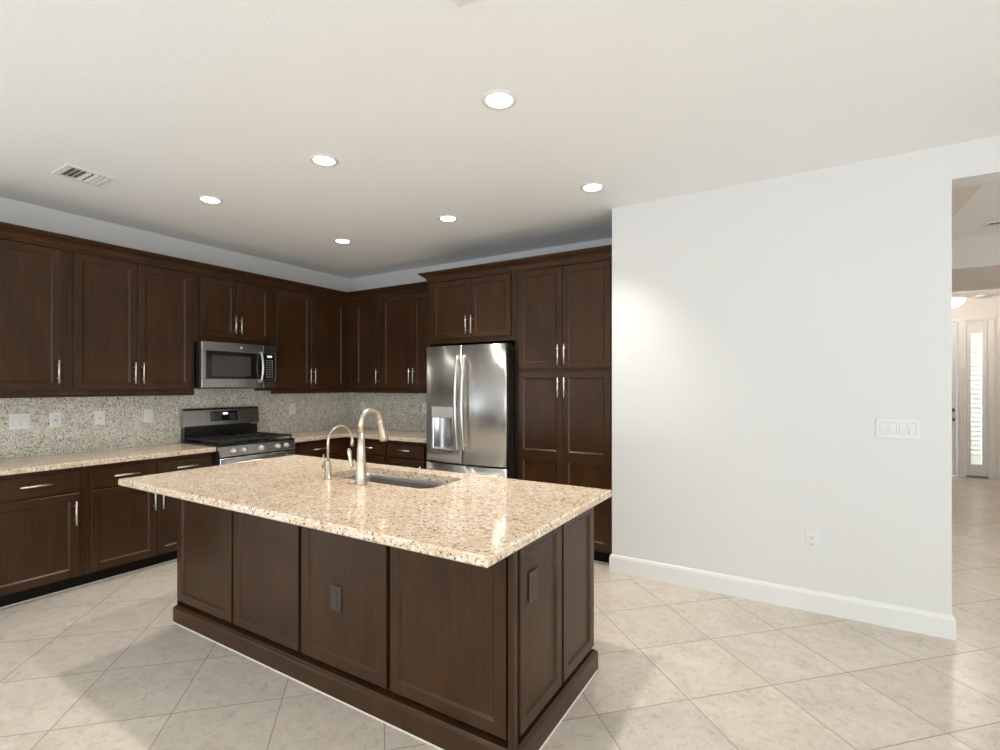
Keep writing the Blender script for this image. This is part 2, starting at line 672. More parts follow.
def upper(name, label, loc, rz, w, doors, z0=1.40, rail=True, group='upper wall cabinets', x_start=0.0):
    t = thing(name, label, 'cabinet', loc, rz, group)
    body(t, x_start, w, -.315, -.003, z0, 2.50)
    if rail:
        light_rail(t, x_start, w)
    for d in doors:
        add_door(t, *d)
    return t


YF = -.335
# left wall, local x runs toward the back corner; origin at the left end of each unit
w = 1.077
upper('wall_cabinet', 'upper wall cabinet at far left edge with one bar pull showing', (0, -4.10, 0), L90, w - .001,
      [(.040, .500, UZ0, UZ1, YF, .472, HU), (.566, 1.037, UZ0, UZ1, YF, 1.010, HU)])
upper('wall_cabinet', 'two door upper cabinet just left of the microwave', (0, -3.023, 0), L90, .914,
      [(.032, .455, UZ0, UZ1, YF, .428, HU), (.460, .882, UZ0, UZ1, YF, .487, HU)])
upper('wall_cabinet', 'short two door upper cabinet directly above the microwave', (0, -2.107, 0), L90, .772,
      [(.039, .386, 1.906, 2.452, YF, .360, 2.038), (.391, .745, 1.906, 2.452, YF, .417, 2.038)], z0=1.863, rail=False)
upper('wall_cabinet', 'two door upper cabinet between microwave and back corner', (0, -1.333, 0), L90, 1.33,
      [(.046, .474, UZ0, UZ1, YF, .447, HU), (.478, .955, UZ0, UZ1, YF, .505, HU)])
# back wall
upper('wall_cabinet', 'single door upper cabinet in the back corner', (0, 0, 0), 0, .880,
      [(.458, .860, UZ0, UZ1, YF, .834, HU)], x_start=.318)
upper('wall_cabinet', 'two door upper cabinet left of the refrigerator', (.881, 0, 0), 0, .957,
      [(.018, .475, UZ0, UZ1, YF, .449, HU), (.480, .939, UZ0, UZ1, YF, .506, HU)])


def base(name, label, loc, rz, w, doors, drawers, group='base cabinets', x_start=0.0):
    t = thing(name, label, 'cabinet', loc, rz, group)
    body(t, x_start, w, -.61, -.003, .09, .875)
    bm = B(); box(bm, x_start, w, -.558, -.02, 0, .0895); obj('toe_kick', bm, TOE, t)
    bm = B(); box(bm, x_start, w, -.562, -.5575, 0, .005); obj('caulk_line', bm, CAULK, t)
    for d in doors:
        add_door(t, *d)
    for d in drawers:
        add_drawer(t, *d)
    return t


DF = -.63
DZ0, DZ1, WZ0, WZ1 = .102, .690, .706, .842
HB = .553
base('base_cabinet', 'base cabinet at far left edge under the switch plates', (0, -4.10, 0), L90, w - .001,
     [(.040, .535, DZ0, DZ1, DF, .507, HB), (.560, 1.042, DZ0, DZ1, DF, 1.014, HB)],
     [(.040, .535, WZ0, WZ1, DF), (.560, 1.042, WZ0, WZ1, DF)])
base('base_cabinet', 'base cabinet just left of the range with two doors and drawers', (0, -3.023, 0), L90, .924,
     [(.032, .466, DZ0, DZ1, DF, .441, HB), (.472, .898, DZ0, DZ1, DF, .499, HB)],
     [(.032, .466, WZ0, WZ1, DF), (.472, .898, WZ0, WZ1, DF)])
base('base_cabinet', 'base cabinet right of the range in the dark corner', (0, -1.330, 0), L90, 1.327,
     [(.045, .610, DZ0, DZ1, DF, .585, HB)], [(.045, .610, WZ0, WZ1, DF)])
base('base_cabinet', 'back wall base cabinet nearest the corner behind the faucet', (0, 0, 0), 0, 1.246,
     [(.775, 1.225, DZ0, DZ1, DF, .802, HB)], [(.775, 1.225, WZ0, WZ1, DF)], x_start=.632)
base('base_cabinet', 'back wall base cabinet beside the refrigerator', (1.247, 0, 0), 0, .590,
     [(.021, .520, DZ0, DZ1, DF, .495, HB)], [(.021, .520, WZ0, WZ1, DF)])

# refrigerator surround and pantry
t = thing('refrigerator_cabinet', 'deep two door cabinet with side panels above the refrigerator', 'cabinet', (1.84, 0, 0))
body(t, .0005, 1.008, -.65, -.003, 1.862, 2.50)
for x0, x1 in ((0.0005, .02), (.994, 1.008)):
    bm = B(); box(bm, x0, x1, -.65, -.003, 0, 1.8615, .001); obj('side_panel', bm, WOOD, t)
add_door(t, .056, .517, 1.906, 2.462, -.67, .489, 2.028)
add_door(t, .521, .958, 1.906, 2.462, -.67, .549, 2.028)
t = thing('pantry_cabinet', 'tall pantry cabinet with four doors right of the refrigerator', 'cabinet', (2.84, 0, 0))
body(t, .009, .918, -.65, -.003, .10, 2.50)
bm = B(); box(bm, .009, .918, -.60, -.02, 0, .0995); obj('toe_kick', bm, TOE, t)
bm = B(); box(bm, .009, .918, -.604, -.5995, 0, .005); obj('caulk_line', bm, CAULK, t)
for (x0, x1, hx) in ((.036, .461, .434), (.465, .886, .492)):
    add_door(t, x0, x1, 1.600, 2.462, -.67, hx, 1.718)
    add_door(t, x0, x1, .125, 1.572, -.67, hx, 1.438, mids=((.807, .893),))

CROWN = [(0, 2.468), (.010, 2.468), (.013, 2.472), (.013, 2.486), (.008, 2.492), (.011, 2.500), (.016, 2.512), (.025, 2.524), (.038, 2.534),
         (.052, 2.541), (.058, 2.543), (.058, 2.549), (.066, 2.552), (.072, 2.557), (.074, 2.563), (.074, 2.567), (0, 2.567)]
bm = B(); sweep(bm, [(.316, -4.10), (.316, -.316), (1.762, -.316)], CROWN)
tag(obj('crown_molding', bm, WOOD), 'dark crown molding along the tops of left and back corner cabinets', 'molding')
bm = B(); sweep(bm, [(1.839, -.02), (1.839, -.651), (3.760, -.651)], CROWN)
tag(obj('crown_molding', bm, WOOD), 'dark crown molding over the refrigerator cabinet and pantry', 'molding')

# ------------------------------------------------------------------ countertops and backsplash
bm = B(); slab(bm, [(.022, -4.12), (.650, -4.12), (.650, -2.097), (.022, -2.097)], .876, .914, .004)
tag(obj('countertop', bm, GR_TOP_WARMLIT), 'granite countertop left of the range', 'countertop')
bm = B(); slab(bm, [(.022, -1.331), (.650, -1.331), (.650, -.650), (1.83, -.650), (1.83, -.022), (.022, -.022)], .876, .914, .004)
tag(obj('countertop', bm, GR_TOP_WARMLIT), 'L shaped granite countertop in the back corner right of the range', 'countertop')
bm = B(); box(bm, .001, .020, -4.12, -2.120, .914, 1.398); tag(obj('backsplash', bm, GR_WALL), 'granite backsplash slab left of the range with four wall plates', 'backsplash')
bm = B(); box(bm, .001, .020, -2.119, -.001, .914, 1.398); box(bm, .001, .020, -2.105, -1.334, 1.398, 1.45)
tag(obj('backsplash', bm, GR_WALL), 'granite backsplash slab behind the range and corner', 'backsplash')
bm = B(); box(bm, .0205, 1.838, -.020, -.001, .914, 1.398); tag(obj('backsplash', bm, GR_WALL), 'granite backsplash slab on back wall left of refrigerator', 'backsplash')

# ------------------------------------------------------------------ island
t = thing('kitchen_island', 'dark wood kitchen island with raised panel sides in the foreground', 'kitchen island', (1.75, -2.93, 0))
X0, Y0 = 1.75, -2.93
bm = B()   # open box: the sink bowl hangs inside
box(bm, -.005, 2.345, .022, .042, 0, .8755); box(bm, -.005, 2.345, .795, .815, 0, .8755)
box(bm, -.005, .015, .042, .795, 0, .8755); box(bm, 2.325, 2.345, .042, .795, 0, .8755); box(bm, .015, 2.325, .042, .795, .08, .10)
obj('cabinet_body', bm, WOOD, t)
prof = [(-.045, 0), (.016, 0), (.016, .086), (.014, .093), (.008, .098), (.002, .104), (-.045, .104)]
bm = B()
sweep(bm, [(1.2, .815), (-.005, .815), (-.005, -.020), (2.379, -.020), (2.379, .815), (1.2, .815)], prof)
obj('base_molding', bm, WOOD, t)
bm = B(); box(bm, 4.106 - X0, 4.131 - X0, -.020, .012, .10, .8755, .002); obj('corner_post', bm, WOOD, t)
bm = B(); box(bm, -.005, .000, -.020, .022, .10, .8755, .001); obj('corner_post', bm, WOOD, t)
bm = B(); sweep(bm, [(-.005, .815), (-.005, -.020), (2.379, -.020), (2.379, .815)], [(.0158, 0), (.020, 0), (.020, .003), (.0158, .005)]); obj('caulk_line', bm, CAULK, t)
for x0, x1 in ((1.747, 2.321), (2.341, 2.898), (2.921, 3.491), (3.513, 4.096)):
    bm = B(); door_geo(bm, x0 - X0, x1 - X0, .132, .868, -.020, t=.041, rail=.050); obj('front_panel', bm, WOOD, t)
for y0, y1 in ((-2.905, -2.525), (-2.505, -2.130)):
    # side panels face +x: built facing -y, then turned
    bm = B(); door_geo(bm, y0 - Y0, y1 - Y0, .132, .868, -.020, t=.039, rail=.050)
    bmesh.ops.rotate(bm, verts=bm.verts[:], cent=(0, 0, 0), matrix=Matrix.Rotation(PI / 2, 3, 'Z'))
    bmesh.ops.translate(bm, verts=bm.verts[:], vec=(2.365, 0, 0))
    obj('side_panel', bm, WOOD, t)

HX0, HX1, HY0, HY1 = 2.555, 3.370, -2.530, -2.170
bm = B()
slab(bm, [(1.650, -3.223), (4.193, -3.223), (4.193, -2.030), (1.650, -2.030)], .876, .914, .006,
     hole=rrect(HX0, HX1, HY0, HY1, .075))
tag(obj('island_countertop', bm, GR_TOP_WARMLIT), 'speckled granite slab on top of the island, warm lamplight in its colour', 'countertop')

bm = B()
rings = []
for ins, z, r in ((-.018, .8755, .085), (.004, .8755, .072), (.010, .85, .07), (.018, .70, .065), (.045, .672, .05), (.14, .666, .03)):
    rings.append([(x, y, z) for x, y in rrect(HX0 + ins, HX1 - ins, HY0 + ins, HY1 - ins, r)])
t = thing('sink', 'stainless undermount sink set into the island countertop', 'sink', ((HX0 + HX1) / 2, (HY0 + HY1) / 2, .666))
ox, oy = t.location.x, t.location.y
loft(bm, [[(x - ox, y - oy, z - .666) for x, y, z in r] for r in rings], cap0=False, cap1=True)
obj('basin', bm, SINKM, t)
bm = B(); lathe(bm, (0, 0, .001), [(.0, 0), (.045, 0), (.045, .003), (.036, .004), (.030, .001), (0, .001)]); obj('drain', bm, CHROME, t)

# main faucet: tapered body, gooseneck, pull-down spray head, side lever
fx, fy = 2.974, -2.606
t = thing('kitchen_faucet', 'tall brushed nickel gooseneck faucet with pull down head on island', 'faucet', (fx, fy, .914), -.03)
bm = B()
lathe(bm, (0, 0, 0), [(.0, 0), (.034, 0), (.034, .006), (.030, .010), (.0285, .06), (.0265, .118), (.0268, .121), (.0268, .124), (.0255, .126), (.0215, .20), (.0165, .285)])
obj('faucet_body', bm, FAUC, t)
bm = B()
pts = [(0, 0, .28), (0, 0, .333)]
R = .070
for i in range(1, 17):
    a = PI * i / 16 * .95
    pts.append((0, R - R * math.cos(a), .333 + R * math.sin(a)))
tube(bm, pts, .0155, 14)
obj('spout', bm, FAUC, t)
e, e2 = Vector(pts[-1]), Vector(pts[-2])
d = (e - e2).normalized()
bm = B()
tube(bm, [e - d * .004, e + d * .010, e + d * .014, e + d * .05, e + d * .105, e + d * .122, e + d * .124],
     [.0172, .0172, .0168, .0185, .0245, .0250, .021], 16)
obj('spray_head', bm, FAUC, t)
bm = B()
tube(bm, [(-.015, 0, .085), (-.060, 0, .085), (-.072, 0, .085)], [.014, .0135, .010], 12)
tube(bm, [(-.066, 0, .085), (-.076, -.002, .105), (-.086, -.004, .145), (-.088, -.006, .175), (-.092, -.008, .192)], [.013, .011, .0105, .014, .006], 10)
obj('lever', bm, FAUC, t)

t = thing('filtered_water_tap', 'slender gooseneck filtered water tap left of the main faucet', 'faucet', (2.690, -2.592, .914), -.03)
bm = B(); lathe(bm, (0, 0, 0), [(0, 0), (.026, 0), (.026, .004), (.019, .007), (.0185, .10), (.015, .105), (.008, .107)]); obj('tap_body', bm, FAUC, t)
bm = B()
pts = [(0, 0, .10), (0, 0, .212)]
R = .088
for i in range(1, 17):
    a = PI * i / 16
    pts.append((0, R - R * math.cos(a), .212 + R * math.sin(a)))
pts += [(0, 2 * R, .200)]
tube(bm, pts, .0075, 12)
tube(bm, [(0, 2 * R, .212), (0, 2 * R, .172)], .0105, 12)
obj('spout', bm, FAUC, t)
bm = B()
tube(bm, [(-.012, 0, .066), (-.050, 0, .066)], [.009, .0085], 10)
tube(bm, [(-.040, 0, .066), (-.040, 0, .140)], .0055, 10)
obj('lever', bm, FAUC, t)

# ------------------------------------------------------------------ range
RW = .760
t = thing('gas_range', 'stainless and black gas range between the left counters', 'range', (.025, -2.095 + .001, 0), L90)
bm = B(); box(bm, .002, RW, -.640, -.02, .07, .905, .003); obj('range_body', bm, DKPL, t)
for x0 in (.03, RW - .07):
    for y0 in (-.60, -.10):
        bm = B(); box(bm, x0, x0 + .04, y0, y0 + .04, 0, .071); obj('leveling_foot', bm, DKPL, t)
bm = B()   # cooktop tray with raised rim
box(bm, 0, RW + .002, -.660, -.055, .905, .928, .006, 2)
obj('cooktop', bm, BLACK, t)
bm = B()   # sloped knob panel
prof = [(-.640, .825), (-.668, .825), (-.672, .832), (-.660, .912), (-.652, .922), (-.640, .922)]
loft(bm, [[(.001, y, z) for y, z in prof], [(RW, y, z) for y, z in prof]], smooth=False)
cp = obj('control_panel', bm, STEELH, t)
for i, kx in enumerate((.130, .224, .395, .569, .664)):
    bm = B()
    lathe(bm, (kx, -.664, .868), [(.025, 0), (.025, .006), (.020, .010), (.0195, .030), (.017, .034), (0, .034)], '-y', 20)
    box(bm, kx - .004, kx + .004, -.704, -.690, .852, .884)
    obj('knob', bm, CHROME, t, label='round metal burner knob')
bm = B()   # backguard: black riser and steel console
box(bm, .010, RW - .010, -.062, -.012, .905, 1.062, .003); bgr = obj('backguard_riser', bm, BLACK, t)
bm = B()
prof = [(-.012, 1.055), (-.070, 1.055), (-.078, 1.068), (-.060, 1.215), (-.050, 1.232), (-.040, 1.236), (-.012, 1.236)]
loft(bm, [[(.004, y, z) for y, z in prof], [(RW - .004, y, z) for y, z in prof]], smooth=False)
bg = obj('backguard_console', bm, STEELH, t)
bm = B()
def cons(x, z, o=.0015): return (x, -.0785 + (z - 1.068) * .018 / .147 - o, z)
loft(bm, [[cons(.255, 1.105, .000), cons(.525, 1.105, .000), cons(.525, 1.198, .000), cons(.255, 1.198, .000)],
          [cons(.255, 1.105), cons(.525, 1.105), cons(.525, 1.198), cons(.255, 1.198)]], smooth=False)
obj('display_panel', bm, BLKGLASS, bg)
bm = B(); quad(bm, cons(.375, 1.165, .002), cons(.425, 1.165, .002), cons(.425, 1.185, .002), cons(.375, 1.185, .002)); obj('display', bm, DISPL, bg)
for x, z in [(.275 + c * .024, 1.120 + r * .018) for c in range(4) for r in range(4)] + [(.445 + c * .022, 1.120 + r * .022) for c in range(3) for r in range(3)]:
    bm = B(); quad(bm, cons(x, z, .002), cons(x + .010, z, .002), cons(x + .010, z + .005, .002), cons(x, z + .005, .002)); obj('key', bm, KEYS, bg)
# burners and grates
for bx, by, br in ((.16, -.20, .040), (.16, -.50, .050), (.38, -.35, .055), (.60, -.20, .040), (.60, -.50, .050)):
    bm = B(); lathe(bm, (bx, by, .928), [(0, 0), (br + .012, 0), (br + .012, .006), (br, .008), (br, .018), (br - .006, .021), (0, .021)], 'z', 20)
    obj('burner', bm, IRON, t)
for gx0, gx1 in ((.020, .262), (.266, .494), (.498, .740)):
    bm = B()
    z0, z1 = .950, .966
    for y in (-.640, -.355, -.075):
        box(bm, gx0, gx1, y - .006, y + .006, z0, z1, .002)
    for x in (gx0 + .006, (gx0 + gx1) / 2, gx1 - .006):
        box(bm, x - .006, x + .006, -.640, -.075, z0, z1, .002)
    for y in (-.50, -.21):
        box(bm, gx0 + .006, gx1 - .006, y - .005, y + .005, z0 + .002, z1 - .001)
    for x in (gx0 + .006, gx1 - .006):
        for y in (-.636, -.079):
            box(bm, x - .006, x + .006, y - .006, y + .006, .927, z0 + .002)
    obj('grate', bm, IRON, t)
bm = B(); box(bm, .004, RW - .004, -.676, -.641, .225, .812, .004); od = obj('oven_door', bm, STEELH, t)
bm = B(); box(bm, .120, RW - .120, -.679, -.675, .33, .64, .001); obj('oven_window', bm, BLKGLASS, od)
bm = B()
tube(bm, [(.050, -.730, .765), (RW - .050, -.730, .765)], .012, 12)
for x in (.075, RW - .075):
    tube(bm, [(x, -.676, .765), (x, -.730, .765)], .009, 10)
obj('handle', bm, CHROME, od)
bm = B(); box(bm, .004, RW - .004, -.672, -.641, .075, .215, .004); obj('storage_drawer', bm, STEELH, t)

# ------------------------------------------------------------------ microwave
MWW = .752
t = thing('microwave', 'stainless over the range microwave with black window and keypad', 'microwave', (.022, -2.100, 1.432), L90)
MH = .426
bm = B(); box(bm, 0, MWW, -.372, 0, 0, MH, .003); obj('microwave_body', bm, BLACK, t)
bm = B(); box(bm, .03, MWW - .03, -.375, -.05, -.006, .002); obj('vent_grille', bm, BLACK, t)
yf = -.400
bm = B()
# door frame around the window
box(bm, .002, .600, yf, -.373, .340, MH - .002, .003); box(bm, .002, .600, yf, -.373, .002, .085, .003)
box(bm, .002, .040, yf, -.373, .085, .340, .002)
md = obj('door', bm, STEELH, t)
bm = B(); box(bm, .040, .540, yf + .002, -.374, .085, .340, .001); obj('window', bm, BLKGLASS, md)
bm = B(); box(bm, .095, .470, yf + .0010, yf + .0022, .110, .300, .0003); obj('inner_screen', bm, mat('dark_grey_screen', (.05, .047, .045), .12), md)
bm = B(); box(bm, .540, .600, yf + .0015, -.374, .085, .340, .001); obj('door_edge', bm, BLACK, md)
bm = B()
pts = []
for i in range(13):
    s = i / 12
    pts.append((.572, yf - .012 - .030 * math.sin(PI * s), .055 + .300 * s))
tube(bm, pts, .011, 10)
for z in (.062, .348):
    tube(bm, [(.572, yf, z), (.572, yf - .016, z)], .009, 8)
obj('handle', bm, CHROME, md)
bm = B(); box(bm, .602, MWW - .002, yf, -.373, .002, .085, .002); box(bm, .602, MWW - .002, yf, -.373, .340, MH - .002, .002)
box(bm, .735, MWW - .002, yf, -.373, .085, .340, .001)
cp = obj('control_frame', bm, DKSTEEL, t)
bm = B(); box(bm, .602, .735, yf + .001, -.374, .085, .340, .001); k = obj('keypad_panel', bm, BLKGLASS, t)
bm = B(); box(bm, .645, .695, yf - .0003, yf + .001, .305, .322); obj('display', bm, DISPL, k)
for r in range(8):
    for c in range(3):
        x, z = .632 + c * .030, .105 + r * .0235
        bm = B(); box(bm, x, x + .014, yf - .0003, yf + .001, z, z + .007); obj('key', bm, KEYS, k)
bm = B(); lathe(bm, (.370, yf, .385), [(0.013, 0), (.013, .0015), (.011, .002), (.0105, .0012), (0, .0012)], '-y', 20); obj('badge', bm, CHROME, t)

# ------------------------------------------------------------------ refrigerator
FX0, FX1, FS = 1.925, 2.828, 2.378
t = thing('refrigerator', 'stainless french door refrigerator with water dispenser in left door', 'refrigerator', (FS, 0, 0))
def lx(x): return x - FS
bm = B(); box(bm, lx(FX0 + .004), lx(FX1 - .004), -.742, -.05, .03, 1.800, .004); obj('refrigerator_body', bm, DKPL, t)
for x0 in (FX0 + .05, FX1 - .13):
    bm = B(); box(bm, lx(x0), lx(x0 + .08), -.70, -.12, 0, .032); obj('foot', bm, DKPL, t)
YD = -.830


def fridge_panel(x0, x1, z0, z1, hole=None):
    """door front following one bow across the whole width, rounded vertical edges; optional recess"""
    bm = B()
    xs = [x0 + (x1 - x0) * i / 16 for i in range(17)]
    er = .012
    xs = [x0, x0 + .002, x0 + .006, x0 + er] + [x for x in xs if x0 + er + .004 < x < x1 - er - .004] + [x1 - er, x1 - .006, x1 - .002, x1]
    zs = [z0, z1]
    if hole:
        a, b_, c, d_ = hole
        xs = sorted([x for x in xs if abs(x - a) > .006 and abs(x - b_) > .006] + [a, b_])
        zs = [z0, c, d_, z1]
    def yy(x):
        u = (x - FS) / ((FX1 - FX0) / 2)
        y = YD + .042 * u * u
        q = min(x - x0, x1 - x)
        if q < er:
            y += er - math.sqrt(max(er * er - (er - q) ** 2, 0))
        return y
    grid = {}
    for i, x in enumerate(xs):
        for j, z in enumerate(zs):
            grid[i, j] = bm.verts.new((lx(x), yy(x), z))
    for i in range(len(xs) - 1):
        for j in range(len(zs) - 1):
            if hole and j == 1 and xs[i] >= hole[0] - 1e-6 and xs[i + 1] <= hole[1] + 1e-6:
                continue
            f = bm.faces.new((grid[i, j], grid[i + 1, j], grid[i + 1, j + 1], grid[i, j + 1]))
            f.smooth = True
    yb = -.746
    n = len(xs)
    for j in (0, len(zs) - 1):   # top and bottom
        bk = [bm.verts.new((lx(xs[0]), yb, zs[j])), bm.verts.new((lx(xs[-1]), yb, zs[j]))]
        bm.faces.new([grid[i, j] for i in range(n)] + [bk[1], bk[0]])
    for i in (0, n - 1):
        bm.faces.new([grid[i, j] for j in range(len(zs))] + [bm.verts.new((lx(xs[i]), yb, z1)), bm.verts.new((lx(xs[i]), yb, z0))])
    quad(bm, (lx(x0), yb, z0), (lx(x1), yb, z0), (lx(x1), yb, z1), (lx(x0), yb, z1))
    return bm


DX0, DX1 = 2.012, 2.274
bm = fridge_panel(FX0, FS - .003, .738, 1.822, hole=(DX0, DX1, .832, 1.256))
dl = obj('refrigerator_door', bm, STEEL, t)
bm = fridge_panel(FS + .003, FX1, .738, 1.822)
dr = obj('refrigerator_door', bm, STEEL, t)
bm = fridge_panel(FX0, FX1, .085, .722)
fd = obj('freezer_drawer', bm, STEEL, t)
# dispenser: control band, curved alcove, paddle, drip ledge
bm = B(); box(bm, lx(DX0), lx(DX1), YD + .020, YD + .05, 1.150, 1.256, .002)
dp = obj('dispenser_panel', bm, make_steel('dispenser_steel', (.66, .66, .65), .2, False), dl)
bm = B()
rings = []
for z in (.860, 1.150):
    r = []
    for i in range(13):
        a = PI * i / 12
        r.append((lx((DX0 + DX1) / 2) - (DX1 - DX0) / 2 * math.cos(a), YD + .014 + .056 * math.sin(a), z))
    rings.append(r)
loft(bm, rings, cap0=False, cap1=False, closed=False)
quad(bm, *[rings[1][i] for i in (0, 12)], *[(p[0], -.755, p[2]) for p in (rings[1][12], rings[1][0])])
obj('alcove', bm, make_steel('alcove_steel', (.62, .62, .62), .22), dl)
bm = B(); box(bm, lx(DX0), lx(DX1), YD + .006, YD + .072, .832, .862, .003); obj('drip_ledge', bm, make_steel('ledge_steel', (.66, .66, .65), .2, False), dl)
bm = B(); box(bm, lx(2.175), lx(2.215), YD + .034, YD + .044, .965, 1.150, .003); obj('dispenser_paddle', bm, GREYPL, dl)
for par, hx in ((dl, 2.342), (dr, 2.416)):
    bm = B()
    pts = []
    for i in range(21):
        s = i / 20
        pts.append((lx(hx), YD - .022 - .038 * math.sin(PI * s) ** .8, .868 + .862 * s))
    tube(bm, pts, .0125, 12)
    for z in (.882, 1.716):
        box(bm, lx(hx) - .010, lx(hx) + .010, YD - .028, YD + .008, z - .018, z + .018, .003)
    obj('handle', bm, CHROME, par)
bm = B()
pts = [(lx(FX0 + .06 + (FX1 - FX0 - .12) * i / 20), YD + .008 - .060 * math.sin(PI * i / 20) ** .8, .655) for i in range(21)]
tube(bm, pts, .0125, 12)
for x in (FX0 + .075, FX1 - .075):
    box(bm, lx(x) - .018, lx(x) + .018, YD - .006, YD + .040, .645, .665, .003)
obj('handle', bm, CHROME, fd)
bm = B(); lathe(bm, (lx(2.742), YD + .0285, 1.735), [(.017, 0), (.017, .002), (.0145, .0026), (.014, .0018), (0, .0018)], '-y', 20); obj('badge', bm, CHROME, dr)
for x in (FX0 + .05, FX1 - .05):
    bm = B(); box(bm, lx(x) - .035, lx(x) + .035, -.755, -.66, 1.798, 1.832, .004); obj('hinge_cover', bm, DKPL, t)


# ------------------------------------------------------------------ wall plates
def outlet_plate(name, label, loc, rz, kinds, m=PLW, cat='outlet', group=None, pw=.072, ph=.118):
    """kinds: one entry per gang: 'outlet', 'rocker', 'dimmer', 'blank', 'jack', 'gfci'"""
    t = thing(name, label, cat, loc, rz, group)
    n = len(kinds)
    W_ = pw + .046 * (n - 1)
    bm = B(); box(bm, -W_ / 2, W_ / 2, -.006, 0, -ph / 2, ph / 2, .0025, 2); obj('cover_plate', bm, m, t)
    dark = PLSLOT
    for i, k in enumerate(kinds):
        cx = (i - (n - 1) / 2) * .046
        if k == 'outlet':
            for s in (-1, 1):
                bm = B(); lathe(bm, (cx, -.0055, s * .0195), [(.0165, 0), (.0165, .002), (.0155, .0028), (0, .0028)], '-y', 20); f = obj('receptacle', bm, m, t)
                bm = B()
                box(bm, cx - .0075, cx - .0050, -.0088, -.0075, s * .0195 + .001, s * .0195 + .009)
                box(bm, cx + .0050, cx + .0075, -.0088, -.0075, s * .0195 + .002, s * .0195 + .009)
                lathe(bm, (cx, -.0075, s * .0195 - .0065), [(.0028, 0), (.0028, .0013)], '-y', 10)
                obj('slots', bm, dark, f)
        elif k == 'jack':
            bm = B(); lathe(bm, (cx, -.0055, 0), [(.006, 0), (.006, .006), (.003, .006), (.003, .002)], '-y', 14); obj('jack', bm, GREYPL, t)
        else:
            bm = B(); box(bm, cx - .0178, cx + .0178, -.0064, -.005, -.0345, .0345); obj('opening', bm, PLGAP if m in (PLW, PLWALL) else dark, t)
            if k == 'rocker':
                bm = B()
                prof = [(-.005, -.0325), (-.0105, -.0325), (-.0068, 0), (-.0075, .0325), (-.005, .0325)]
                loft(bm, [[(cx - .016, y, z) for y, z in prof], [(cx + .016, y, z) for y, z in prof]], smooth=False)
                obj('rocker', bm, m, t)
            elif k == 'dimmer':
                bm = B(); box(bm, cx - .016, cx + .016, -.0072, -.005, 0, .0325); box(bm, cx - .016, cx + .016, -.0115, -.005, -.0325, -.001, .001); obj('dimmer', bm, m, t)
            else:
                bm = B(); box(bm, cx - .016, cx + .016, -.0078, -.005, -.0325, .0325, .001); f = obj('receptacle', bm, m, t)
                bm = B()
                for s in (-1, 1):
                    box(bm, cx - .0075, cx - .0050, -.0083, -.0077, s * .019, s * .019 + .008)
                    box(bm, cx + .0050, cx + .0075, -.0083, -.0077, s * .019, s * .019 + .008)
                box(bm, cx - .009, cx + .009, -.0086, -.0077, -.004, .004)
                obj('slots', bm, dark, f)
    return t


ZP = 1.185
outlet_plate('switch_plate', 'white double switch plate, leftmost on the left backsplash', (.0205, -3.213, ZP), L90, ['rocker', 'rocker'], cat='switch', group='plates on backsplash')
outlet_plate('outlet', 'white outlet just right of the double switch plate on backsplash', (.0205, -3.005, ZP), L90, ['gfci'], group='plates on backsplash')
outlet_plate('outlet', 'white plate with one centre jack, third from left on left backsplash', (.0205, -2.715, ZP), L90, ['jack'], group='plates on backsplash')
outlet_plate('switch_plate', 'white single switch on backsplash nearest the left side of range', (.0205, -2.350, ZP), L90, ['rocker'], cat='switch', group='plates on backsplash')
outlet_plate('outlet', 'white outlet on backsplash right of the range below upper cabinet', (.0205, -.870, ZP), L90, ['gfci'], group='plates on backsplash')
outlet_plate('outlet', 'white outlet on back wall backsplash behind the gooseneck faucet', (.262, -.0205, ZP), 0, ['gfci'], group='plates on backsplash')
outlet_plate('outlet', 'white outlet on back backsplash at the left edge of refrigerator', (1.272, -.0205, ZP), 0, ['gfci'], group='plates on backsplash')
outlet_plate('switch_plate', 'white four gang switch plate on the blank white wall', (5.5285, -.7505, 1.198), 0, ['rocker', 'rocker', 'rocker', 'dimmer'], m=PLWALL, cat='switch')
outlet_plate('outlet', 'white outlet low on the blank white wall', (5.093, -.7505, .457), 0, ['outlet'], m=PLWALL)
outlet_plate('outlet', 'brown outlet on the long front face of island', (3.166, -2.9405, .455), 0, ['outlet'], m=BRNPL, group='brown island outlets')
outlet_plate('outlet', 'brown outlet on the short right end of island', (4.1255, -2.790, .665), L90, ['gfci'], m=BRNPL, group='brown island outlets')

